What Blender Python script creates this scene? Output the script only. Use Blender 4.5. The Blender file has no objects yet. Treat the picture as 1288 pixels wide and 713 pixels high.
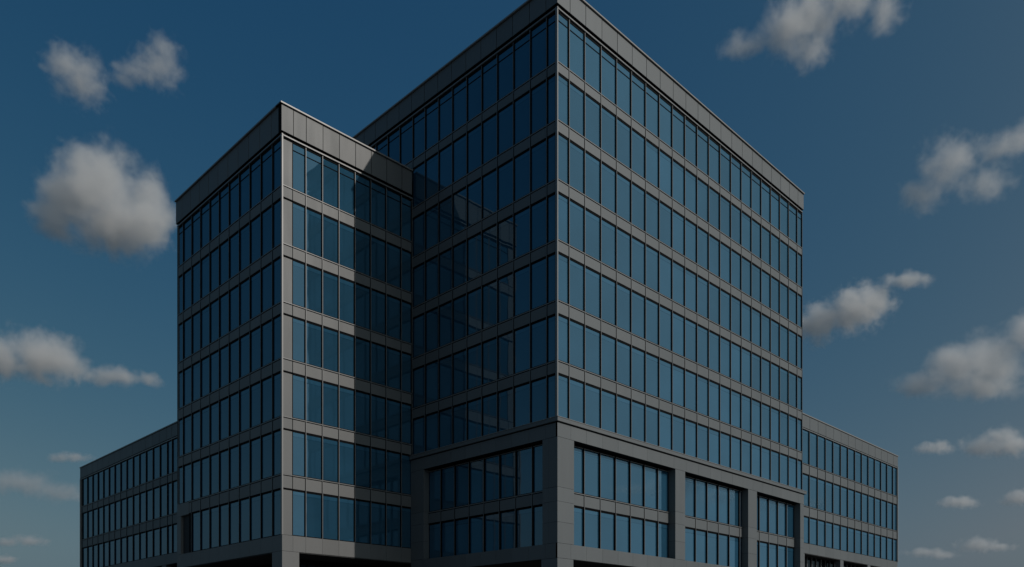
import bpy, bmesh, math, random
from mathutils import Vector
random.seed(7)
R = math.sqrt(.5)
EYE = 1.6                       # eye height; all heights below are measured from the eye
FPX, CX, HY = 1022.5, 644.0, 816.0
scene = bpy.context.scene
COL = scene.collection

# ------------------------------------------------------------------ materials
def new_mat(name):
    m = bpy.data.materials.new(name); m.use_nodes = True
    nt = m.node_tree; nt.nodes.clear()
    out = nt.nodes.new('ShaderNodeOutputMaterial')
    return m, nt, out

def N(nt, kind, **kw):
    n = nt.nodes.new(kind)
    for k, v in kw.items():
        if k.startswith('i_'):
            n.inputs[k[2:].replace('_', ' ')].default_value = v
        else:
            setattr(n, k, v)
    return n

def math_n(nt, op, a, b=None, clamp=False):
    n = nt.nodes.new('ShaderNodeMath'); n.operation = op; n.use_clamp = clamp
    for i, v in enumerate((a, b)):
        if v is None: continue
        if isinstance(v, (int, float)): n.inputs[i].default_value = v
        else: nt.links.new(v, n.inputs[i])
    return n.outputs[0]

def panel_mat(name, col, rough=.55, metal=.12, var=.11, streak=.09, spec=.5):
    """sheet-metal cladding: every cassette a touch different, faint weathering"""
    m, nt, out = new_mat(name)
    p = N(nt, 'ShaderNodeBsdfPrincipled'); p.inputs['Roughness'].default_value = rough
    p.inputs['Metallic'].default_value = metal; p.inputs['Specular IOR Level'].default_value = spec
    geo = N(nt, 'ShaderNodeNewGeometry')
    tc = N(nt, 'ShaderNodeTexCoord')
    mp = N(nt, 'ShaderNodeMapping'); mp.inputs['Scale'].default_value = (1.3, 1.3, .22)
    nt.links.new(geo.outputs['Position'], mp.inputs['Vector'])
    nz = N(nt, 'ShaderNodeTexNoise'); nz.inputs['Scale'].default_value = 1.0; nz.inputs['Detail'].default_value = 6
    nt.links.new(mp.outputs[0], nz.inputs['Vector'])
    a = math_n(nt, 'MULTIPLY', math_n(nt, 'SUBTRACT', geo.outputs['Random Per Island'], .5), var)
    b = math_n(nt, 'MULTIPLY', math_n(nt, 'SUBTRACT', nz.outputs[0], .5), streak * 2)
    f = math_n(nt, 'ADD', math_n(nt, 'ADD', a, b), 1.0)
    mix = N(nt, 'ShaderNodeVectorMath', operation='SCALE'); mix.inputs[0].default_value = col
    nt.links.new(f, mix.inputs['Scale'])
    nt.links.new(mix.outputs[0], p.inputs['Base Color'])
    nt.links.new(math_n(nt, 'ADD', math_n(nt, 'MULTIPLY', nz.outputs[0], .2), rough - .1), p.inputs['Roughness'])
    nt.links.new(p.outputs[0], out.inputs[0])
    return m

def glass_mat(name, body, refl, f0=.115, var=.35):
    """tinted, coated curtain-wall glass with pale blinds close behind it"""
    m, nt, out = new_mat(name)
    geo = N(nt, 'ShaderNodeNewGeometry')
    rnd = geo.outputs['Random Per Island']
    dif = N(nt, 'ShaderNodeBsdfDiffuse')
    sc = N(nt, 'ShaderNodeVectorMath', operation='SCALE'); sc.inputs[0].default_value = body
    nz = N(nt, 'ShaderNodeTexNoise'); nz.inputs['Scale'].default_value = .35; nz.inputs['Detail'].default_value = 3
    nt.links.new(geo.outputs['Position'], nz.inputs['Vector'])
    f = math_n(nt, 'ADD', math_n(nt, 'MULTIPLY', rnd, var), 1 - var / 2)
    f = math_n(nt, 'MULTIPLY', f, math_n(nt, 'ADD', math_n(nt, 'MULTIPLY', nz.outputs[0], .5), .75))
    nt.links.new(f, sc.inputs['Scale']); nt.links.new(sc.outputs[0], dif.inputs['Color'])
    glo = N(nt, 'ShaderNodeBsdfGlossy'); glo.inputs['Color'].default_value = (*refl, 1); glo.inputs['Roughness'].default_value = .015
    # pillowing of the sealed units: each pane bends the reflection a little differently
    nb = N(nt, 'ShaderNodeTexNoise'); nb.inputs['Scale'].default_value = .55; nb.inputs['Detail'].default_value = 1
    off = N(nt, 'ShaderNodeVectorMath', operation='ADD')
    cmb = N(nt, 'ShaderNodeCombineXYZ')
    for i in range(3): nt.links.new(math_n(nt, 'MULTIPLY', rnd, 40.0 + 13 * i), cmb.inputs[i])
    nt.links.new(geo.outputs['Position'], off.inputs[0]); nt.links.new(cmb.outputs[0], off.inputs[1])
    nt.links.new(off.outputs[0], nb.inputs['Vector'])
    bp = N(nt, 'ShaderNodeBump'); bp.inputs['Strength'].default_value = .2; bp.inputs['Distance'].default_value = .03
    nt.links.new(nb.outputs[0], bp.inputs['Height']); nt.links.new(bp.outputs[0], glo.inputs['Normal'])
    lw = N(nt, 'ShaderNodeLayerWeight'); lw.inputs['Blend'].default_value = .35
    fr = math_n(nt, 'ADD', math_n(nt, 'MULTIPLY', lw.outputs['Fresnel'], .55), f0, True)
    mx = N(nt, 'ShaderNodeMixShader')
    nt.links.new(fr, mx.inputs[0]); nt.links.new(dif.outputs[0], mx.inputs[1]); nt.links.new(glo.outputs[0], mx.inputs[2])
    nt.links.new(mx.outputs[0], out.inputs[0])
    return m

M = {
    'panel': panel_mat('grey_metal_cladding', (.120, .127, .130)),
    'panel_sheen': panel_mat('sheen_grey_cladding', (.146, .145, .142)),  # same cladding, lightened to put the lower tower's sheen into its colour
    'trim': panel_mat('pale_metal_trim', (.235, .225, .215), rough=.4, var=.04),
    'cap': panel_mat('mullion_metal', (.19, .187, .185), rough=.4, var=.05),
    'black': panel_mat('black_gasket_and_shade', (.005, .0055, .006), rough=.8, metal=0, var=.0, spec=.1),
    'soffit': panel_mat('dark_soffit', (.03, .03, .03), rough=.8, metal=0),
    'glass': glass_mat('blue_coated_glass', (.021, .073, .122), (.56, .82, 1.0)),
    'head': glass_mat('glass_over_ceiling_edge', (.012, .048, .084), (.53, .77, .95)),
    'lobby': glass_mat('dark_lobby_glass', (.004, .006, .007), (.35, .42, .45), f0=.03),
    'roof': panel_mat('roof_membrane', (.16, .16, .16), rough=.9, metal=0),
}
ML_ = list(M.keys())

# ------------------------------------------------------------------ mesh builder
M_ACTIVE = 'panel'
class MB:
    def __init__(s): s.v = []; s.f = []; s.m = []
    def box(s, F, s0, s1, h0, h1, o0, o1, mat):
        k = len(s.v)
        for (a, h, o) in ((s0,h0,o0),(s1,h0,o0),(s1,h0,o1),(s0,h0,o1),(s0,h1,o0),(s1,h1,o0),(s1,h1,o1),(s0,h1,o1)):
            s.v.append(F.p(a, h, o))
        q = [(0,3,2,1),(4,5,6,7),(0,1,5,4),(1,2,6,5),(2,3,7,6),(3,0,4,7)]
        # faces above wind outward when the frame (along, out, up) is right handed
        for t in q:
            t = tuple(k + i for i in (t if F.hand > 0 else t[::-1]))
            s.f.append(t); s.m.append(ML_.index(M_ACTIVE if mat == 'panel' else mat))
        return s
    def build(s, name, parent=None, origin=None):
        if not s.v: return None
        if origin is None:
            xs = [p.x for p in s.v]; ys = [p.y for p in s.v]; zs = [p.z for p in s.v]
            origin = Vector(((min(xs)+max(xs))/2, (min(ys)+max(ys))/2, min(zs)))
        used = sorted(set(s.m)); me = bpy.data.meshes.new(name)
        me.from_pydata([tuple(p - origin) for p in s.v], [], s.f)
        for i in used: me.materials.append(M[ML_[i]])
        for p, i in zip(me.polygons, s.m): p.material_index = used.index(i)
        me.update()
        o = bpy.data.objects.new(name, me); COL.objects.link(o)
        o['_w'] = tuple(origin)
        if parent is not None:
            o.parent = parent; o.location = origin - Vector(parent['_w'])
        else: o.location = origin
        return o

class Face:
    """vertical facade plane: s runs along d, o sticks out along n"""
    def __init__(f, O, d, n):
        f.O, f.d, f.n = Vector((*O, 0)), Vector((*d, 0)), Vector((*n, 0))
        f.hand = 1 if f.d.cross(f.n).z > 0 else -1
    def p(f, s, h, o): return f.O + f.d * s + f.n * o + Vector((0, 0, h + EYE))

U, V = (R, R), (-R, R)
NR, NL = (R, -R), (-R, -R)
C = (3.010, 54.0)                                   # front corner of the tall tower
P_T = 15.507                                        # where the lower tower meets it
P = (C[0] - R*P_T, C[1] + R*P_T)
Q = (P[0] - R*11.475, P[1] - R*11.475)              # front corner of the lower tower
FMR, FML = Face(C, U, NR), Face(C, V, NL)
FSR, FSL = Face(Q, U, NR), Face(Q, V, NL)
RW0 = (C[0] + V[0]*.4, C[1] + V[1]*.4); FRW = Face(RW0, U, NR)
LW0 = (Q[0] + U[0]*4., Q[1] + U[1]*4.); FLW = Face(LW0, V, NL)
GROUND = -EYE

def empty(name, loc, **props):
    o = bpy.data.objects.new(name, None); COL.objects.link(o); o.location = loc
    o['_w'] = tuple(loc)
    for k, v in props.items(): o[k] = v
    return o

root = empty('office_building', Vector((C[0], C[1], 0)),
             label='dark grey office building with blue glass walls, two square towers and two low wings',
             category='building')

def lines(a, pitch, n, pre=(), post=()):
    return list(pre) + [a + pitch*k for k in range(n)] + list(post)

# ------------------------------------------------------------------ facade pieces
class Block:
    def __init__(b, name, label, parent):
        b.name, b.label = name, label; b.wins = []; b.parent = parent; b.core = MB(); b.todo = []
    def later(b, name, mb, label=None): b.todo.append((name, mb, label))
    def finish(b, limit=100):
        core = b.core.build(b.name, b.parent); core['label'] = b.label
        for name, mb, label in b.todo:
            o = mb.build(name, core)
            if o and label: o['label'] = label
        b.wins.sort(key=lambda w: -w[0])
        for a, mb in b.wins[:limit]: mb.build('window', core)
        rest = MB()
        for a, mb in b.wins[limit:]:
            k = len(rest.v); rest.v += mb.v; rest.m += mb.m; rest.f += [tuple(i + k for i in t) for t in mb.f]
        o = rest.build('window', core)
        if o: o['kind'] = 'stuff'; o['label'] = 'smaller looking windows farther along the same walls'
        return core

def proj_area(F, s0, s1, h0, h1, o):
    pts = []
    for s, h in ((s0,h0),(s1,h0),(s1,h1),(s0,h1)):
        p = F.p(s, h, o); pts.append((CX + FPX*p.x/p.y, HY - FPX*(p.z-EYE)/p.y))
    cx = sum(p[0] for p in pts)/4; cy = sum(p[1] for p in pts)/4
    a = abs(sum(pts[i][0]*pts[(i+1)%4][1] - pts[(i+1)%4][0]*pts[i][1] for i in range(4)))/2
    return a if 0 <= cx <= 1288 and 0 <= cy <= 713 else a*.1

def window(B, F, s0, s1, h0, h1, g=-.068, transom=None, blind=True):
    """glass unit with black frame; s0..s1 and h0..h1 are the clear opening"""
    mb = MB(); fr = .014
    a, b_, c, d = s0+fr, s1-fr, h0+.06, h1-.07
    mb.box(F, s0, s1, h0, h0+.06, g-.05, g+.03, 'black')
    mb.box(F, s0, s1, h1-.07, h1, g-.05, g+.03, 'black')
    mb.box(F, s0, a, c, d, g-.05, g+.03, 'black')
    mb.box(F, b_, s1, c, d, g-.05, g+.03, 'black')
    if transom:
        t = h1 - transom
        mb.box(F, a, b_, t-.03, t+.03, g-.04, g+.025, 'black')
        mb.box(F, a, b_, c, t-.03, g-.03, g, 'glass')
        mb.box(F, a, b_, t+.03, d, g-.03, g, 'glass')
    else:
        t = h1 - random.choice((.40, .40, .42, .37)); 
        if blind and h1 - h0 > 1.5:
            mb.box(F, a, b_, c, t, g-.03, g, 'glass')
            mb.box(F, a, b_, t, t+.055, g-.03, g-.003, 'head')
            mb.box(F, a, b_, t+.055, d, g-.03, g, 'glass')
        else:
            mb.box(F, a, b_, c, d, g-.03, g, 'glass')
    B.wins.append((proj_area(F, s0, s1, h0, h1, g), mb))

def spandrel(B, F, ls, h0, h1, o=0., sill=True):
    """one floor's band of metal cassettes, one per bay, with open joints"""
    mb = MB()
    mb.box(F, ls[0], ls[-1], h0+.01, h1-.01, o-.25, o-.03, 'black')
    for a, c in zip(ls, ls[1:]):
        mb.box(F, a+.018, c-.018, h0+.075, h1-.125, o-.029, o + random.uniform(-.002, .002), 'panel')
    if sill:
        mb.box(F, ls[0]+.002, ls[-1]-.002, h1-.060, h1-.005, o-.11, o+.02, 'cap')
    B.later('spandrel', mb)

def mullion(B, F, s, h0, h1, o=.03, g=-.068, w=.054):
    mb = MB()
    mb.box(F, s-w*.85, s+w*.12, h0, h1, g-.04, o-.028, 'black')  # black line widened to put the fin's unlit side into the colour
    mb.box(F, s+w*.12, s+w*.85, h0+.001, h1-.001, g-.03, o, 'cap')
    mb.box(F, s+w*.12-.006, s+w*.12-.0005, h0+.001, h1-.001, o-.026, o-.004, 'black')
    B.later('mullion', mb)

def curtain(B, F, ls, rows, top_transom=True, skip=None, mull=None, wide=0):
    """rows = [(top, bottom), ...] from the top down; spandrels between them"""
    for i, (ht, hb) in enumerate(rows):
        for j, (a, c) in enumerate(zip(ls, ls[1:])):
            if skip and skip(i, j): continue
            window(B, F, a+.026, c-.026, hb, ht, transom=.55 if (top_transom and i == 0) else None)
    for (a, b_), (c, d) in zip(rows, rows[1:]):
        spandrel(B, F, ls, c, b_)

def parapet(B, F, s0, s1, h0, h1, ls, over=.12, o=.10, ends=(0, 0)):
    mb = MB()
    e0, e1 = ends
    mb.box(F, s0-e0, s1+e1, h0+.02, h1-.10, -.35, o-.03, 'black')
    xs = [s0-e0] + [x for x in ls if s0+.3 < x < s1-.3] + [s1+e1]
    for a, c in zip(xs, xs[1:]):
        mb.box(F, a+(.026 if a > s0 else 0), c-.022, h0+.04, h1-.14, o-.029, o + random.uniform(-.003, .003), 'panel')
    B.later('parapet', mb)
    cp = MB(); cp.box(F, s0-e0*1.0-over*(e0 > 0), s1+e1, h1-.10, h1, -.55, o+over, 'trim')
    B.later('coping', cp)

def head_trim(B, F, s0, s1, h0, h1, e0=0, e1=0):
    """shadow gap, pale channel and second gap between parapet and top windows"""
    mb = MB()
    mb.box(F, s0, s1, h0, h1, -.3, -.05, 'black')
    z = h0 + (h1-h0)*.42
    mb.box(F, s0-e0, s1+e1, z-.045, z+.045, -.04, .055, 'cap')
    B.later('head_trim', mb)

def corner(B, FR, FL, h0, h1, w=.06, o=.05):
    """pale metal edge post, built in the right-hand plane, wrapping both faces"""
    mb = MB()
    mb.box(FR, -o, w-.02, h0, h1, -.12, o, 'trim')
    mb.box(FL, -o+.16, .17, h0, h1, -.10, .03, 'black')
    B.later('corner_trim', mb)

# ================================================================== tall tower
T = Block('tower', 'tallest of the two towers, nearest, with a heavy grey frame round its lowest floors', root)
MRL = [.02, 1.18, 2.82] + [2.82 + 1.770*k for k in range(1, 19)] + [35.78]
MLL = [.02, .94, 2.47] + [2.47 + 1.630*k for k in range(1, 8)] + [P_T]
MLB = [P_T] + [2.47 + 1.63*k for k in range(9, 20)] + [36.0]
ROWS = [(42.41,39.10),(38.32,35.23),(34.36,31.28),(30.39,27.26),(26.39,23.22),(22.28,19.21),(18.31,15.35)]
TOP, PB = 44.41, 42.80
L1, L2 = 35.8, 36.0
# solid core behind the skin (a lid, back walls, plain ends)
T.core.box(FMR, .2, L1-.2, 15.0, TOP-.6, -L2, -.26, 'soffit')
T.core.box(FMR, .72, L1-.2, 6.1, 14.99, -L2, -.72, 'soffit')
T.core.box(FMR, .2, L1-.2, TOP-.6, TOP-.5, -L2+.3, -.5, 'roof')
T.core.box(FMR, L1-.2, L1, 6.1, TOP-.12, -L2, -.25, 'panel')
T.core.box(FMR, 0, L1, 6.1, TOP-.12, -L2-.2, -L2, 'panel')
curtain(T, FMR, MRL, ROWS)
curtain(T, FML, MLL, ROWS)
for a, c in zip(MLB, MLB[1:]):                       # storey that shows above the lower tower's roof
    window(T, FML, a+.033, c-.033, 39.10, 42.41, transom=.55)
spandrel(T, FML, MLB, 38.32, 39.10)
for s in MRL[1:-1]: mullion(T, FMR, s, 15.36, 42.44)
mullion(T, FMR, 35.74, 15.36, 42.44)
for s in MLL[1:-1]: mullion(T, FML, s, 15.36, 42.44)
for s in MLB[1:-1]: mullion(T, FML, s, 38.3, 42.44)
mullion(T, FML, P_T-.06, 38.2, 42.44)
for F, ls, e in ((FMR, MRL, L1), (FML, MLL + MLB[1:], L2)):
    parapet(T, F, 0, e, PB, TOP, ls, ends=(.10 if F is FMR else .067, .10))
    head_trim(T, F, 0, e, 42.41, 42.80, e0=.05 if F is FMR else 0)
corner(T, FMR, FML, 15.36, 42.66)
# ledge, frieze and framed lower floors
def frame_band(B, F, s0, s1, h0, h1, o, ls, name, depth=.6, e0=0, joint=.016, mat='panel', back=True):
    mb = MB()
    if back: mb.box(F, s0, s1, h0+.01, h1-.01, -depth, o-.02, 'black')
    xs = [s0-e0] + [x for x in ls if s0+.5 < x < s1-.5] + [s1]
    for a, c in zip(xs, xs[1:]):
        mb.box(F, a+(joint if a > s0 else 0), c, h0, h1, o-.019, o + random.uniform(-.002, .002), mat)
    B.later(name, mb)
PO = .16
mb = MB()
mb.box(FMR, -.30, L1+.30, 15.07, 15.33, -.3, .30, 'panel'); mb.box(FMR, -.33, L1+.33, 15.335, 15.37, -.3, .33, 'trim')
mb.box(FMR, -.15, L1+.15, 15.0, 15.069, -.3, .13, 'black')
T.later('ledge', mb)
mb = MB()
mb.box(FML, .31, P_T-.01, 15.07, 15.33, -.3, .297, 'panel'); mb.box(FML, .331, P_T-.01, 15.334, 15.368, -.3, .327, 'trim')
mb.box(FML, .1, P_T-.01, 15.0, 15.068, -.3, .13, 'black')
T.later('ledge', mb)
frame_band(T, FMR, 0, L1, 14.08, 15.0, PO, MRL, 'frieze', e0=PO, joint=.014)
frame_band(T, FML, 0, P_T, 14.08, 15.0, PO, MLL, 'frieze', joint=.014)
frame_band(T, FMR, 0, L1, 6.04, 7.02, PO, MRL, 'sill_band', e0=PO, joint=.012)
frame_band(T, FML, 0, P_T, 6.04, 7.02, PO, MLL, 'sill_band', joint=.012)
REC = -.50                                            # glass line inside the frame
BAYS = [(1.52, 13.65), (15.02, 25.0), (26.55, 35.05)]
def pier(B, F, s0, s1, h0, h1, o, d, cuts=(), e0=0):
    mb = MB()
    mb.box(F, s0+.01-(e0*.8), s1-.01, h0+.003, h1-.003, -d+.01, o-.02, 'black')
    zs = [h0] + list(cuts) + [h1]
    for a, c in zip(zs, zs[1:]):
        mb.box(F, s0-e0, s1, a+.008, c-.008, -d, o, 'panel')
    B.later('pier', mb)
CUT = (8.43, 9.80, 10.75)
for s0, s1 in ((0, BAYS[0][0]), (BAYS[0][1], BAYS[1][0]), (BAYS[1][1], BAYS[2][0]), (BAYS[2][1], L1)):
    pier(T, FMR, s0, s1, 7.03, 14.07, PO-.004, .62, CUT, e0=PO-.004 if s0 == 0 else 0)
pier(T, FML, .63, 1.20, 7.03, 14.07, PO-.006, .62, CUT)
pier(T, FML, 0.0, .62, 7.03, 14.07, PO-.006, 0.01, CUT)
pier(T, FML, 13.9, P_T-.004, 7.03, 14.07, PO-.006, .62, CUT)
def recessed(B, F, s0, s1, ls, rows, g=REC):
    xs = [s0] + [x for x in ls if s0+.35 < x < s1-.35] + [s1]
    for (ht, hb) in rows:
        for a, c in zip(xs, xs[1:]): window(B, F, a+.033, c-.033, hb, ht, g=g)
    spandrel(B, F, xs, 9.80, 10.75, o=g+.10)
    for x in xs[1:-1]: mullion(B, F, x, 7.03, 13.95, o=g+.13, g=g)
    mb = MB(); mb.box(F, s0, s1, 13.952, 14.075, g-.1, g+.04, 'black'); mb.box(F, s0+.002, s1-.002, 13.91, 13.95, g, g+.07, 'cap')
    B.later('head_trim', mb)
MRR = [x + .42 for x in MRL]
for a, c in BAYS: recessed(T, FMR, a, c, MRR, [(13.95,10.75),(9.80,7.03)])
recessed(T, FML, 1.20, 13.9, [x+.1 for x in MLL], [(13.95,10.75),(9.80,7.03)], g=-.40)
# piers down to the paving, soffit and set-back lobby
for s0, s1 in ((0, 1.45), (BAYS[0][1], BAYS[1][0]), (BAYS[1][1], BAYS[2][0]), (BAYS[2][1], L1)):
    pier(T, FMR, s0, s1, GROUND, 6.03, PO-.006, 1.3, (2.2,), e0=PO-.006 if s0 == 0 else 0)
pier(T, FML, 13.9, P_T-.01, GROUND, 6.03, PO-.006, 1.3, (2.2,))
mb = MB(); mb.box(FMR, .01, L1-.01, 6.0, 6.09, -L2, .10, 'soffit'); T.later('soffit', mb)
mb = MB(); mb.box(FMR, 4.2, L1-.3, GROUND, 6.0, -L2+4, -4.0, 'lobby')
for k in range(18): mb.box(FMR, 4.2+1.8*k, 4.26+1.8*k, GROUND, 6.0, -4.0, -3.9, 'black')
T.later('lobby_glazing', mb)
T.finish()

# ================================================================== lower tower
M_ACTIVE = 'panel_sheen'
S = Block('tower', 'lower tower of plain square shape, half in the shadow of its taller neighbour', root)
SRL = [.82, 1.84, 3.21, 4.60, 6.02, 7.44, 8.88, 10.35, 11.42]
SLL = [.02, 1.36] + [1.36 + 1.676*k for k in range(1, 10)] + [17.58]
SROWS = [(35.81,32.52),(31.61,28.44),(27.54,24.36),(23.47,20.41),(19.45,16.32),(15.41,12.27),(11.23,8.00)]
STOP, SPB, W1, W2 = 38.15, 36.16, 11.475, 17.6
S.core.box(FSR, .2, W1-.05, 7.0, STOP-.6, -W2+.2, -.26, 'soffit')
S.core.box(FSR, .25, W1-.06, STOP-.6, STOP-.5, -W2+.3, -.5, 'roof')
S.core.box(FSR, 0.02, W1-.01, 6.9, STOP-.12, -W2-.02, -W2+.2, 'panel')
curtain(S, FSR, SRL, SROWS)
curtain(S, FSL, SLL, SROWS, skip=lambda i, j: i == 6 and j >= 9)
for F, ls in ((FSR, SRL), (FSL, SLL)):
    for s in ls[1:-1]:
        mullion(S, F, s, 8.0 if not (F is FSL and s > 15.5) else 12.3, 35.84)
mullion(S, FSR, 11.40, 8.0, 35.84); mullion(S, FSL, 17.54, 12.3, 35.84)
# cladding pier beside the corner on the sunny side
mb = MB(); mb.box(FSR, .06, .79, 8.0, 35.84, -.2, -.075, 'black')
for (t, b_) in SROWS: mb.box(FSR, .10, .80, b_+.02, t-.06, -.074, -.045, 'panel')
S.later('pier', mb)
for (a, b_), (c, d) in zip(SROWS, SROWS[1:]): spandrel(S, FSR, [.06, .80], c, b_)
parapet(S, FSR, 0, W1-.115, SPB, STOP, [.82] + SRL[1:-1], ends=(.10, 0)); parapet(S, FSL, 0, W2, SPB, STOP, SLL, ends=(.067, .1))
head_trim(S, FSR, 0, W1, 35.81, 36.16, e0=.05); head_trim(S, FSL, 0, W2, 35.81, 36.16)
corner(S, FSR, FSL, 8.0, 36.05, w=.07)
frame_band(S, FSR, 0, W1-.17, 6.87, 7.99, .02, SRL[0:1]+SRL[1:-1], 'sill_band', e0=.02, joint=.014)
frame_band(S, FSL, 0, W2, 6.87, 7.99, .02, SLL, 'sill_band', joint=.014)
# bottom storey, far end of the shaded side: open slot and end pier
pier(S, FSL, 16.86, 17.62, 6.95, 12.25, .03, .6, (8.0, 11.2))
window(S, FSL, 15.35, 15.95, 8.0, 11.23, g=-.30)
mb = MB(); mb.box(FSL, 14.80, 15.34, 8.0, 11.23, -.25, -.02, 'black'); S.later('mullion', mb)
mb = MB(); mb.box(FSL, 15.3, 17.6, 11.23, 12.26, -.6, .025, 'panel'); S.later('spandrel', mb)
pier(S, FSR, 0, 1.32, GROUND, 6.86, .015, 1.4, (2.2,), e0=.015)
pier(S, FSL, W2-1.2, W2, GROUND, 6.86, .01, 1.0, (2.2,))
mb = MB(); mb.box(FSR, .03, W1-.03, 6.80, 6.93, -W2+.05, -.02, 'soffit'); S.later('soffit', mb)
mb = MB(); mb.box(FSR, 3.5, W1-.3, GROUND, 6.8, -W2+1, -3.5, 'lobby'); S.later('lobby_glazing', mb)
S.finish()

# ================================================================== wings
M_ACTIVE = 'panel'
def wing(F, label, ls, rows, top, pb, soff, s0, s1, depth, lobby_cols):
    B = Block('wing', label, root)
    B.core.box(F, s0+.05, s1-.2, soff+.1, top-.6, -depth, -.26, 'soffit')
    B.core.box(F, s0+.06, s1-.25, top-.6, top-.5, -depth+.2, -.5, 'roof')
    B.core.box(F, s1-.2, s1-.02, soff, top-.1, -depth, -.14, 'panel')
    B.core.box(F, s0+.05, s1-.02, soff, top-.1, -depth-.2, -depth, 'panel')
    curtain(B, F, ls, rows, top_transom=False)
    for s in ls[1:-1]: mullion(B, F, s, rows[-1][1], pb-.05, w=.06, o=.04)
    parapet(B, F, s0, s1, pb, top, ls, over=.07, o=.06, ends=(0, .05))
    head_trim(B, F, s0, s1, rows[0][0], pb)
    mb = MB(); mb.box(F, s1-.15, s1+.02, rows[-1][1], pb, -.16, .10, 'trim'); B.later('corner_trim', mb)
    frame_band(B, F, s0, s1, soff, rows[-1][1]-.01, .02, ls, 'sill_band', joint=.014)
    for a, c in lobby_cols: pier(B, F, a, c, GROUND, soff-.01, -.02, .6)
    mb = MB(); mb.box(F, s0+.01, s1-.03, soff-.06, soff+.08, -depth, -.03, 'soffit'); B.later('soffit', mb)
    mb = MB(); mb.box(F, s0+.3, s1-.4, GROUND, soff-.07, -depth+1, -1.2, 'lobby')
    k = s0 + .9
    while k < s1-.5:
        mb.box(F, k, k+.07, GROUND, soff-.075, -1.2, -1.08, 'cap'); k += 1.1
    B.later('lobby_glazing', mb)
    return B
RWL = [35.85, 36.32] + [38.18 + 1.853*k for k in range(0, 13)] + [61.78]
wing(FRW, 'low sunlit wing beyond the far end of the tall tower', RWL,
     [(21.74,18.38),(17.33,14.19),(13.13,10.49)], 23.25, 21.86, 9.49, 35.82, 61.85, 16.,
     [(36.0, 37.2), (45.6, 46.4), (52.9, 53.7), (60.9, 61.8)]).finish()
LWL = [17.7, 19.1, 20.9, 22.7, 24.5, 26.3, 28.42, 29.61] + [31.42 + 1.803*k for k in range(0, 14)] + [55.30]
wing(FLW, 'low shaded wing beyond the far end of the lower tower', LWL,
     [(20.53,17.27),(16.38,13.23),(12.18,9.39)], 22.06, 20.68, 8.37, 17.65, 55.5, 16.,
     [(30.0, 31.0), (40.2, 41.2), (54.4, 55.4)]).finish()

# ------------------------------------------------------------------ ground
def sheet(name, x0, x1, y0, y1, z, mat, **props):
    me = bpy.data.meshes.new(name)
    me.from_pydata([(x0,y0,z),(x1,y0,z),(x1,y1,z),(x0,y1,z)], [], [(0,1,2,3)])
    me.materials.append(mat); o = bpy.data.objects.new(name, me); COL.objects.link(o)
    for k, v in props.items(): o[k] = v
    return o
def ground_mat(name, c0, c1, scale, brick=False):
    m, nt, out = new_mat(name)
    p = N(nt, 'ShaderNodeBsdfPrincipled'); p.inputs['Roughness'].default_value = .85
    geo = N(nt, 'ShaderNodeNewGeometry')
    if brick:
        t = N(nt, 'ShaderNodeTexBrick'); t.inputs['Scale'].default_value = scale
        t.inputs['Color1'].default_value = (*c0, 1); t.inputs['Color2'].default_value = (*c1, 1)
        t.inputs['Mortar'].default_value = (.05, .05, .05, 1); t.inputs['Mortar Size'].default_value = .01
        nt.links.new(geo.outputs['Position'], t.inputs['Vector']); nt.links.new(t.outputs[0], p.inputs['Base Color'])
    else:
        t = N(nt, 'ShaderNodeTexNoise'); t.inputs['Scale'].default_value = scale; t.inputs['Detail'].default_value = 8
        r = N(nt, 'ShaderNodeValToRGB'); r.color_ramp.elements[0].color = (*c0, 1); r.color_ramp.elements[1].color = (*c1, 1)
        nt.links.new(geo.outputs['Position'], t.inputs['Vector']); nt.links.new(t.outputs[0], r.inputs[0]); nt.links.new(r.outputs[0], p.inputs['Base Color'])
    nt.links.new(p.outputs[0], out.inputs[0]); return m
sheet('ground', -40000, 40000, -40000, 40000, 0, ground_mat('asphalt', (.035,.035,.036), (.065,.064,.062), .3), kind='structure')
sheet('plaza_paving', -60, 75, 20, 130, .004, ground_mat('paving_slabs', (.060,.060,.062), (.048,.048,.050), .8, True), kind='structure')

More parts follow.
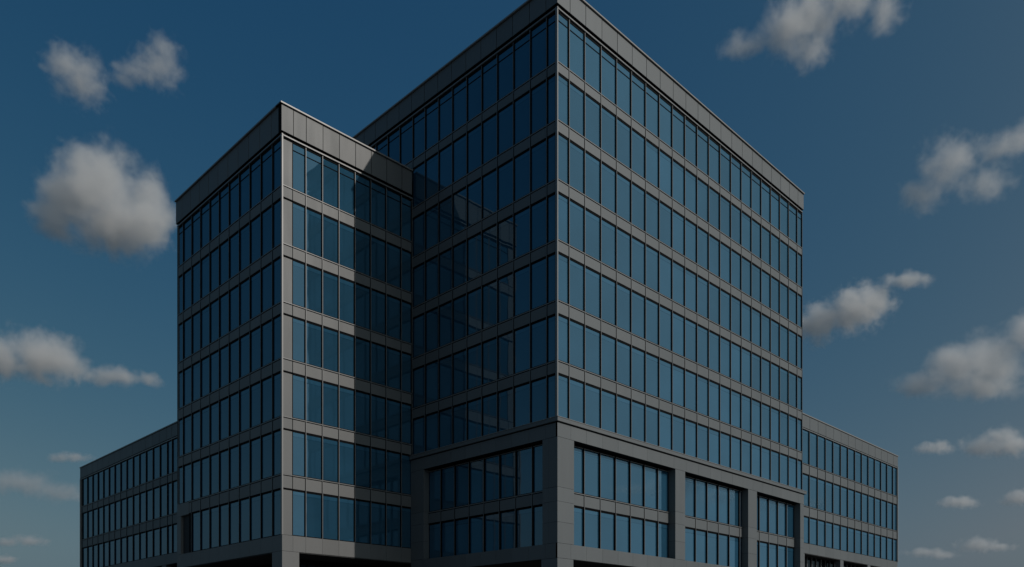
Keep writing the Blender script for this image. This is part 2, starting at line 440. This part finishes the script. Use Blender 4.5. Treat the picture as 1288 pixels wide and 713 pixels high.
# ------------------------------------------------------------------ clouds (real volumes, hundreds of metres across)
def at(px, py, Y): return Vector((Y*(px-CX)/FPX, Y, EYE + Y*(HY-py)/FPX))
def cloud(label, lobes, base_y, dens=1.0, soft=1.0, base_h=850., group='white clouds scattered over the blue sky', Y=None, centre=None, wisp=.66, aniso=.15):
    """lobes: (px, py, rx, ry) angular sizes; the cloud stands at the distance its base height gives"""
    Y = Y or base_h * FPX / (HY - base_y)
    k = Y / FPX
    cen = at(sum(l[0] for l in lobes)/len(lobes), sum(l[1] for l in lobes)/len(lobes), Y)
    L = []
    rr = random.Random(int(lobes[0][0]*7 + lobes[0][1]))
    for (px, py, rx, ry) in lobes:
        c = at(px, py, Y) - cen; c.y += rr.uniform(-.35, .35)*rx*k
        L.append((c, (rx*k*1.22, min(rx, ry*1.5)*k*1.22, ry*k*1.22)))
    if centre: cen = Vector(centre)
    bm = bmesh.new()
    for c, r in L:
        g = bmesh.ops.create_icosphere(bm, subdivisions=3, radius=1.0)['verts']
        for v in g: v.co = Vector((v.co.x*r[0], v.co.y*r[1], v.co.z*r[2])) + c
    me = bpy.data.meshes.new('cloud'); bm.to_mesh(me); bm.free()
    o = bpy.data.objects.new('cloud', me); COL.objects.link(o); o.location = cen
    if centre: o.rotation_euler.z = -math.pi/2
    rm = o.modifiers.new('union', 'REMESH'); rm.mode = 'VOXEL'
    rm.voxel_size = max(min(r[2] for c, r in L)/7, max(r[0] for c, r in L)/45)
    o['label'] = label; o['category'] = 'cloud'; o['group'] = group
    m, nt, out = new_mat('cloud_vapour')
    tc = N(nt, 'ShaderNodeTexCoord'); pos = tc.outputs['Object']
    size = max(r[0] for c, r in L)
    # billowing displacement of the coordinate
    nz = N(nt, 'ShaderNodeTexNoise'); nz.inputs['Scale'].default_value = 3.0/size; nz.inputs['Detail'].default_value = 8; nz.inputs['Roughness'].default_value = .66; nz.inputs['Distortion'].default_value = .15
    nt.links.new(pos, nz.inputs['Vector'])
    field = None
    for c, r in L:
        a = N(nt, 'ShaderNodeVectorMath', operation='SUBTRACT'); nt.links.new(pos, a.inputs[0]); a.inputs[1].default_value = c
        b = N(nt, 'ShaderNodeVectorMath', operation='MULTIPLY'); nt.links.new(a.outputs[0], b.inputs[0]); b.inputs[1].default_value = (1/r[0], 1/r[1], 1/r[2])
        l = N(nt, 'ShaderNodeVectorMath', operation='LENGTH'); nt.links.new(b.outputs[0], l.inputs[0])
        f = math_n(nt, 'SUBTRACT', 1.0, l.outputs['Value'])
        if field is None: field = f
        else:
            sm = nt.nodes.new('ShaderNodeMath'); sm.operation = 'SMOOTH_MAX'
            nt.links.new(field, sm.inputs[0]); nt.links.new(f, sm.inputs[1]); sm.inputs[2].default_value = .12
            field = sm.outputs[0]
    carve = math_n(nt, 'MULTIPLY', math_n(nt, 'SUBTRACT', nz.outputs[0], .30), wisp*2.6)
    d = math_n(nt, 'SUBTRACT', field, math_n(nt, 'MAXIMUM', carve, 0.0))
    d = math_n(nt, 'MULTIPLY', d, 1.9/soft, True)
    d = math_n(nt, 'POWER', d, 1.5)
    d = math_n(nt, 'MULTIPLY', d, dens * 6.5 / size)
    pv = N(nt, 'ShaderNodeVolumePrincipled')
    pv.inputs['Color'].default_value = (.97, .955, .94, 1)
    pv.inputs['Anisotropy'].default_value = aniso
    nt.links.new(d, pv.inputs['Density'])
    nt.links.new(pv.outputs[0], out.inputs['Volume'])
    me.materials.append(m)
    m.cycles.volume_step_rate = 1.0
    return o

cloud('small round cloud at the upper left, left of a hooked one', [(98,96,44,40),(88,88,38,34),(108,88,34,30)], 125, .42, 1.2)
cloud('small hooked cloud at the upper left, tapering towards the left', [(203,82,40,34),(180,100,44,20),(208,68,28,26),(160,104,28,14)], 118, .40, 1.2)
cloud('largest rounded cloud, full and bright, beside the lower tower', [(92,254,54,54),(136,242,66,62),(182,254,46,56),(132,274,98,46),(74,278,42,34),(190,284,40,34)], 312, 1.0, .8)
cloud('thick cloud cut by the left edge with a thin tail to the right', [(48,446,64,42),(5,455,50,36),(88,460,32,24),(140,474,62,18),(185,474,22,14)], 482, .8, .9)
cloud('tiny pale streak of cloud just above the shaded wing roof', [(98,576,34,10),(80,578,24,8)], 585, .7, 1.1)
cloud('faint grey cloud bank beside the end of the shaded wing', [(30,608,70,23),(78,620,46,20),(-20,612,54,26)], 635, .6, 1.2)
cloud('small faint cloud low at the left, under the grey cloud bank', [(40,680,34,11),(15,683,26,8)], 690, .7, 1.1)
cloud('sliver of pale cloud at the bottom left corner', [(3,703,22,8),(-14,703,22,8)], 710, .7, 1.1)
cloud('ragged cloud cut by the top edge, right of the tall tower roof', [(1020,18,56,52),(1062,12,54,34),(985,48,52,34),(935,62,50,18),(1108,18,34,34),(1018,66,36,26)], 92, .62, 1.2)
cloud('irregular cloud near the right edge with a wispy arm reaching up', [(1195,205,52,44),(1172,235,46,26),(1235,234,48,26),(1258,190,44,22),(1290,168,40,26)], 255, .42, 1.2)
cloud('bright puffy cloud touching the sunny edge of the tall tower', [(1034,402,44,32),(1075,390,48,38),(1104,378,34,28),(1135,358,40,14)], 428, .8, 1.0)
cloud('broad cloud rising to the right edge like a ramp', [(1152,488,50,22),(1200,466,58,40),(1250,458,60,50),(1292,432,44,50),(1225,490,90,22)], 505, .7, .9)
cloud('small cloud just right of the sunny wing roof corner', [(1172,566,38,11),(1185,560,20,10)], 574, .7, 1.1)
cloud('lumpy cloud on the right edge under the ramp shaped one', [(1246,558,44,20),(1285,556,44,20),(1262,550,30,18)], 574, .6, 1.0)
cloud('small flat cloud low at the right, nearer the wing', [(1200,634,38,11),(1215,630,24,10)], 643, .7, 1.1)
cloud('small flat cloud low on the right edge', [(1282,627,34,14),(1300,622,30,14)], 640, .7, 1.1)
cloud('low humped cloud near the bottom right corner', [(1236,684,36,13),(1255,688,30,9)], 693, .7, 1.1)
cloud('faintest long streak of cloud near the bottom beside the sunny wing', [(1160,697,46,9),(1190,698,30,8)], 705, .7, 1.1)
Yr = 3600.
cloud('low cloud bank off to the right, seen as pale patches in the lower windows', [(0,0,60,17),(75,-16,60,24),(-85,14,80,13),(130,-6,40,14)], 0, 1.1, .7, aniso=.6, Y=Yr, centre=(Yr, Yr*.26, Yr*.195))

# ------------------------------------------------------------------ light, sky, camera
sun_dir = Vector((14.85, -7.14, 9.8)).normalized()
elev = math.asin(sun_dir.z)
ld = bpy.data.lights.new('sun', 'SUN'); ld.energy = 3.6; ld.angle = math.radians(.5); ld.color = (1, .95, .89)
lo = bpy.data.objects.new('sun', ld); COL.objects.link(lo); lo.rotation_euler = (-sun_dir).to_track_quat('-Z', 'Y').to_euler()
lo.location = (60, -30, 90)
w = bpy.data.worlds.new('World'); scene.world = w; w.use_nodes = True
nt = w.node_tree; bg = nt.nodes['Background']
sky = nt.nodes.new('ShaderNodeTexSky'); sky.sky_type = 'NISHITA'; sky.sun_disc = False
sky.sun_elevation = elev
sky.sun_rotation = math.atan2(sun_dir.x, sun_dir.y)
sky.air_density = .4; sky.dust_density = 4.0; sky.ozone_density = 3.0; sky.altitude = 0
# the photograph's colour response to the sky: deeper blue overhead, greyer towards the horizon
sp = nt.nodes.new('ShaderNodeSeparateColor'); cb = nt.nodes.new('ShaderNodeCombineColor')
nt.links.new(sky.outputs[0], sp.inputs[0])
for i, (g, k) in enumerate(((1.96, 164.), (.99, 21.7), (.49, 8.51))):
    v = math_n(nt, 'MINIMUM', math_n(nt, 'MULTIPLY', math_n(nt, 'POWER', math_n(nt, 'MULTIPLY', sp.outputs[i], .1), g), k), 11.0)
    chan = (chan if i else []) + [v]
nt.links.new(math_n(nt, 'MINIMUM', chan[0], math_n(nt, 'MULTIPLY', chan[1], .78)), cb.inputs[0])
nt.links.new(chan[1], cb.inputs[1])
nt.links.new(math_n(nt, 'MAXIMUM', chan[2], math_n(nt, 'MULTIPLY', chan[1], 1.1)), cb.inputs[2])
nt.links.new(cb.outputs[0], bg.inputs[0]); bg.inputs[1].default_value = .075

cd = bpy.data.cameras.new('camera'); cam = bpy.data.objects.new('camera', cd); COL.objects.link(cam)
cam.location = (0, 0, EYE); cam.rotation_euler = (math.radians(90), 0, 0)
cd.sensor_width = 36; cd.lens = 36*FPX/1288; cd.shift_y = (HY-356.5)/1288
cd.clip_start = .1; cd.clip_end = 100000
scene.camera = cam

for o in COL.objects:
    if '_w' in o: del o['_w']
vs = scene.view_settings; vs.view_transform = 'Standard'; vs.look = 'None'; vs.gamma = 1; vs.use_curve_mapping = False
vs.exposure = -.9
scene.cycles.use_denoising = True
scene.cycles.volume_bounces = 8; scene.cycles.max_bounces = 12
scene.cycles.volume_max_steps = 256
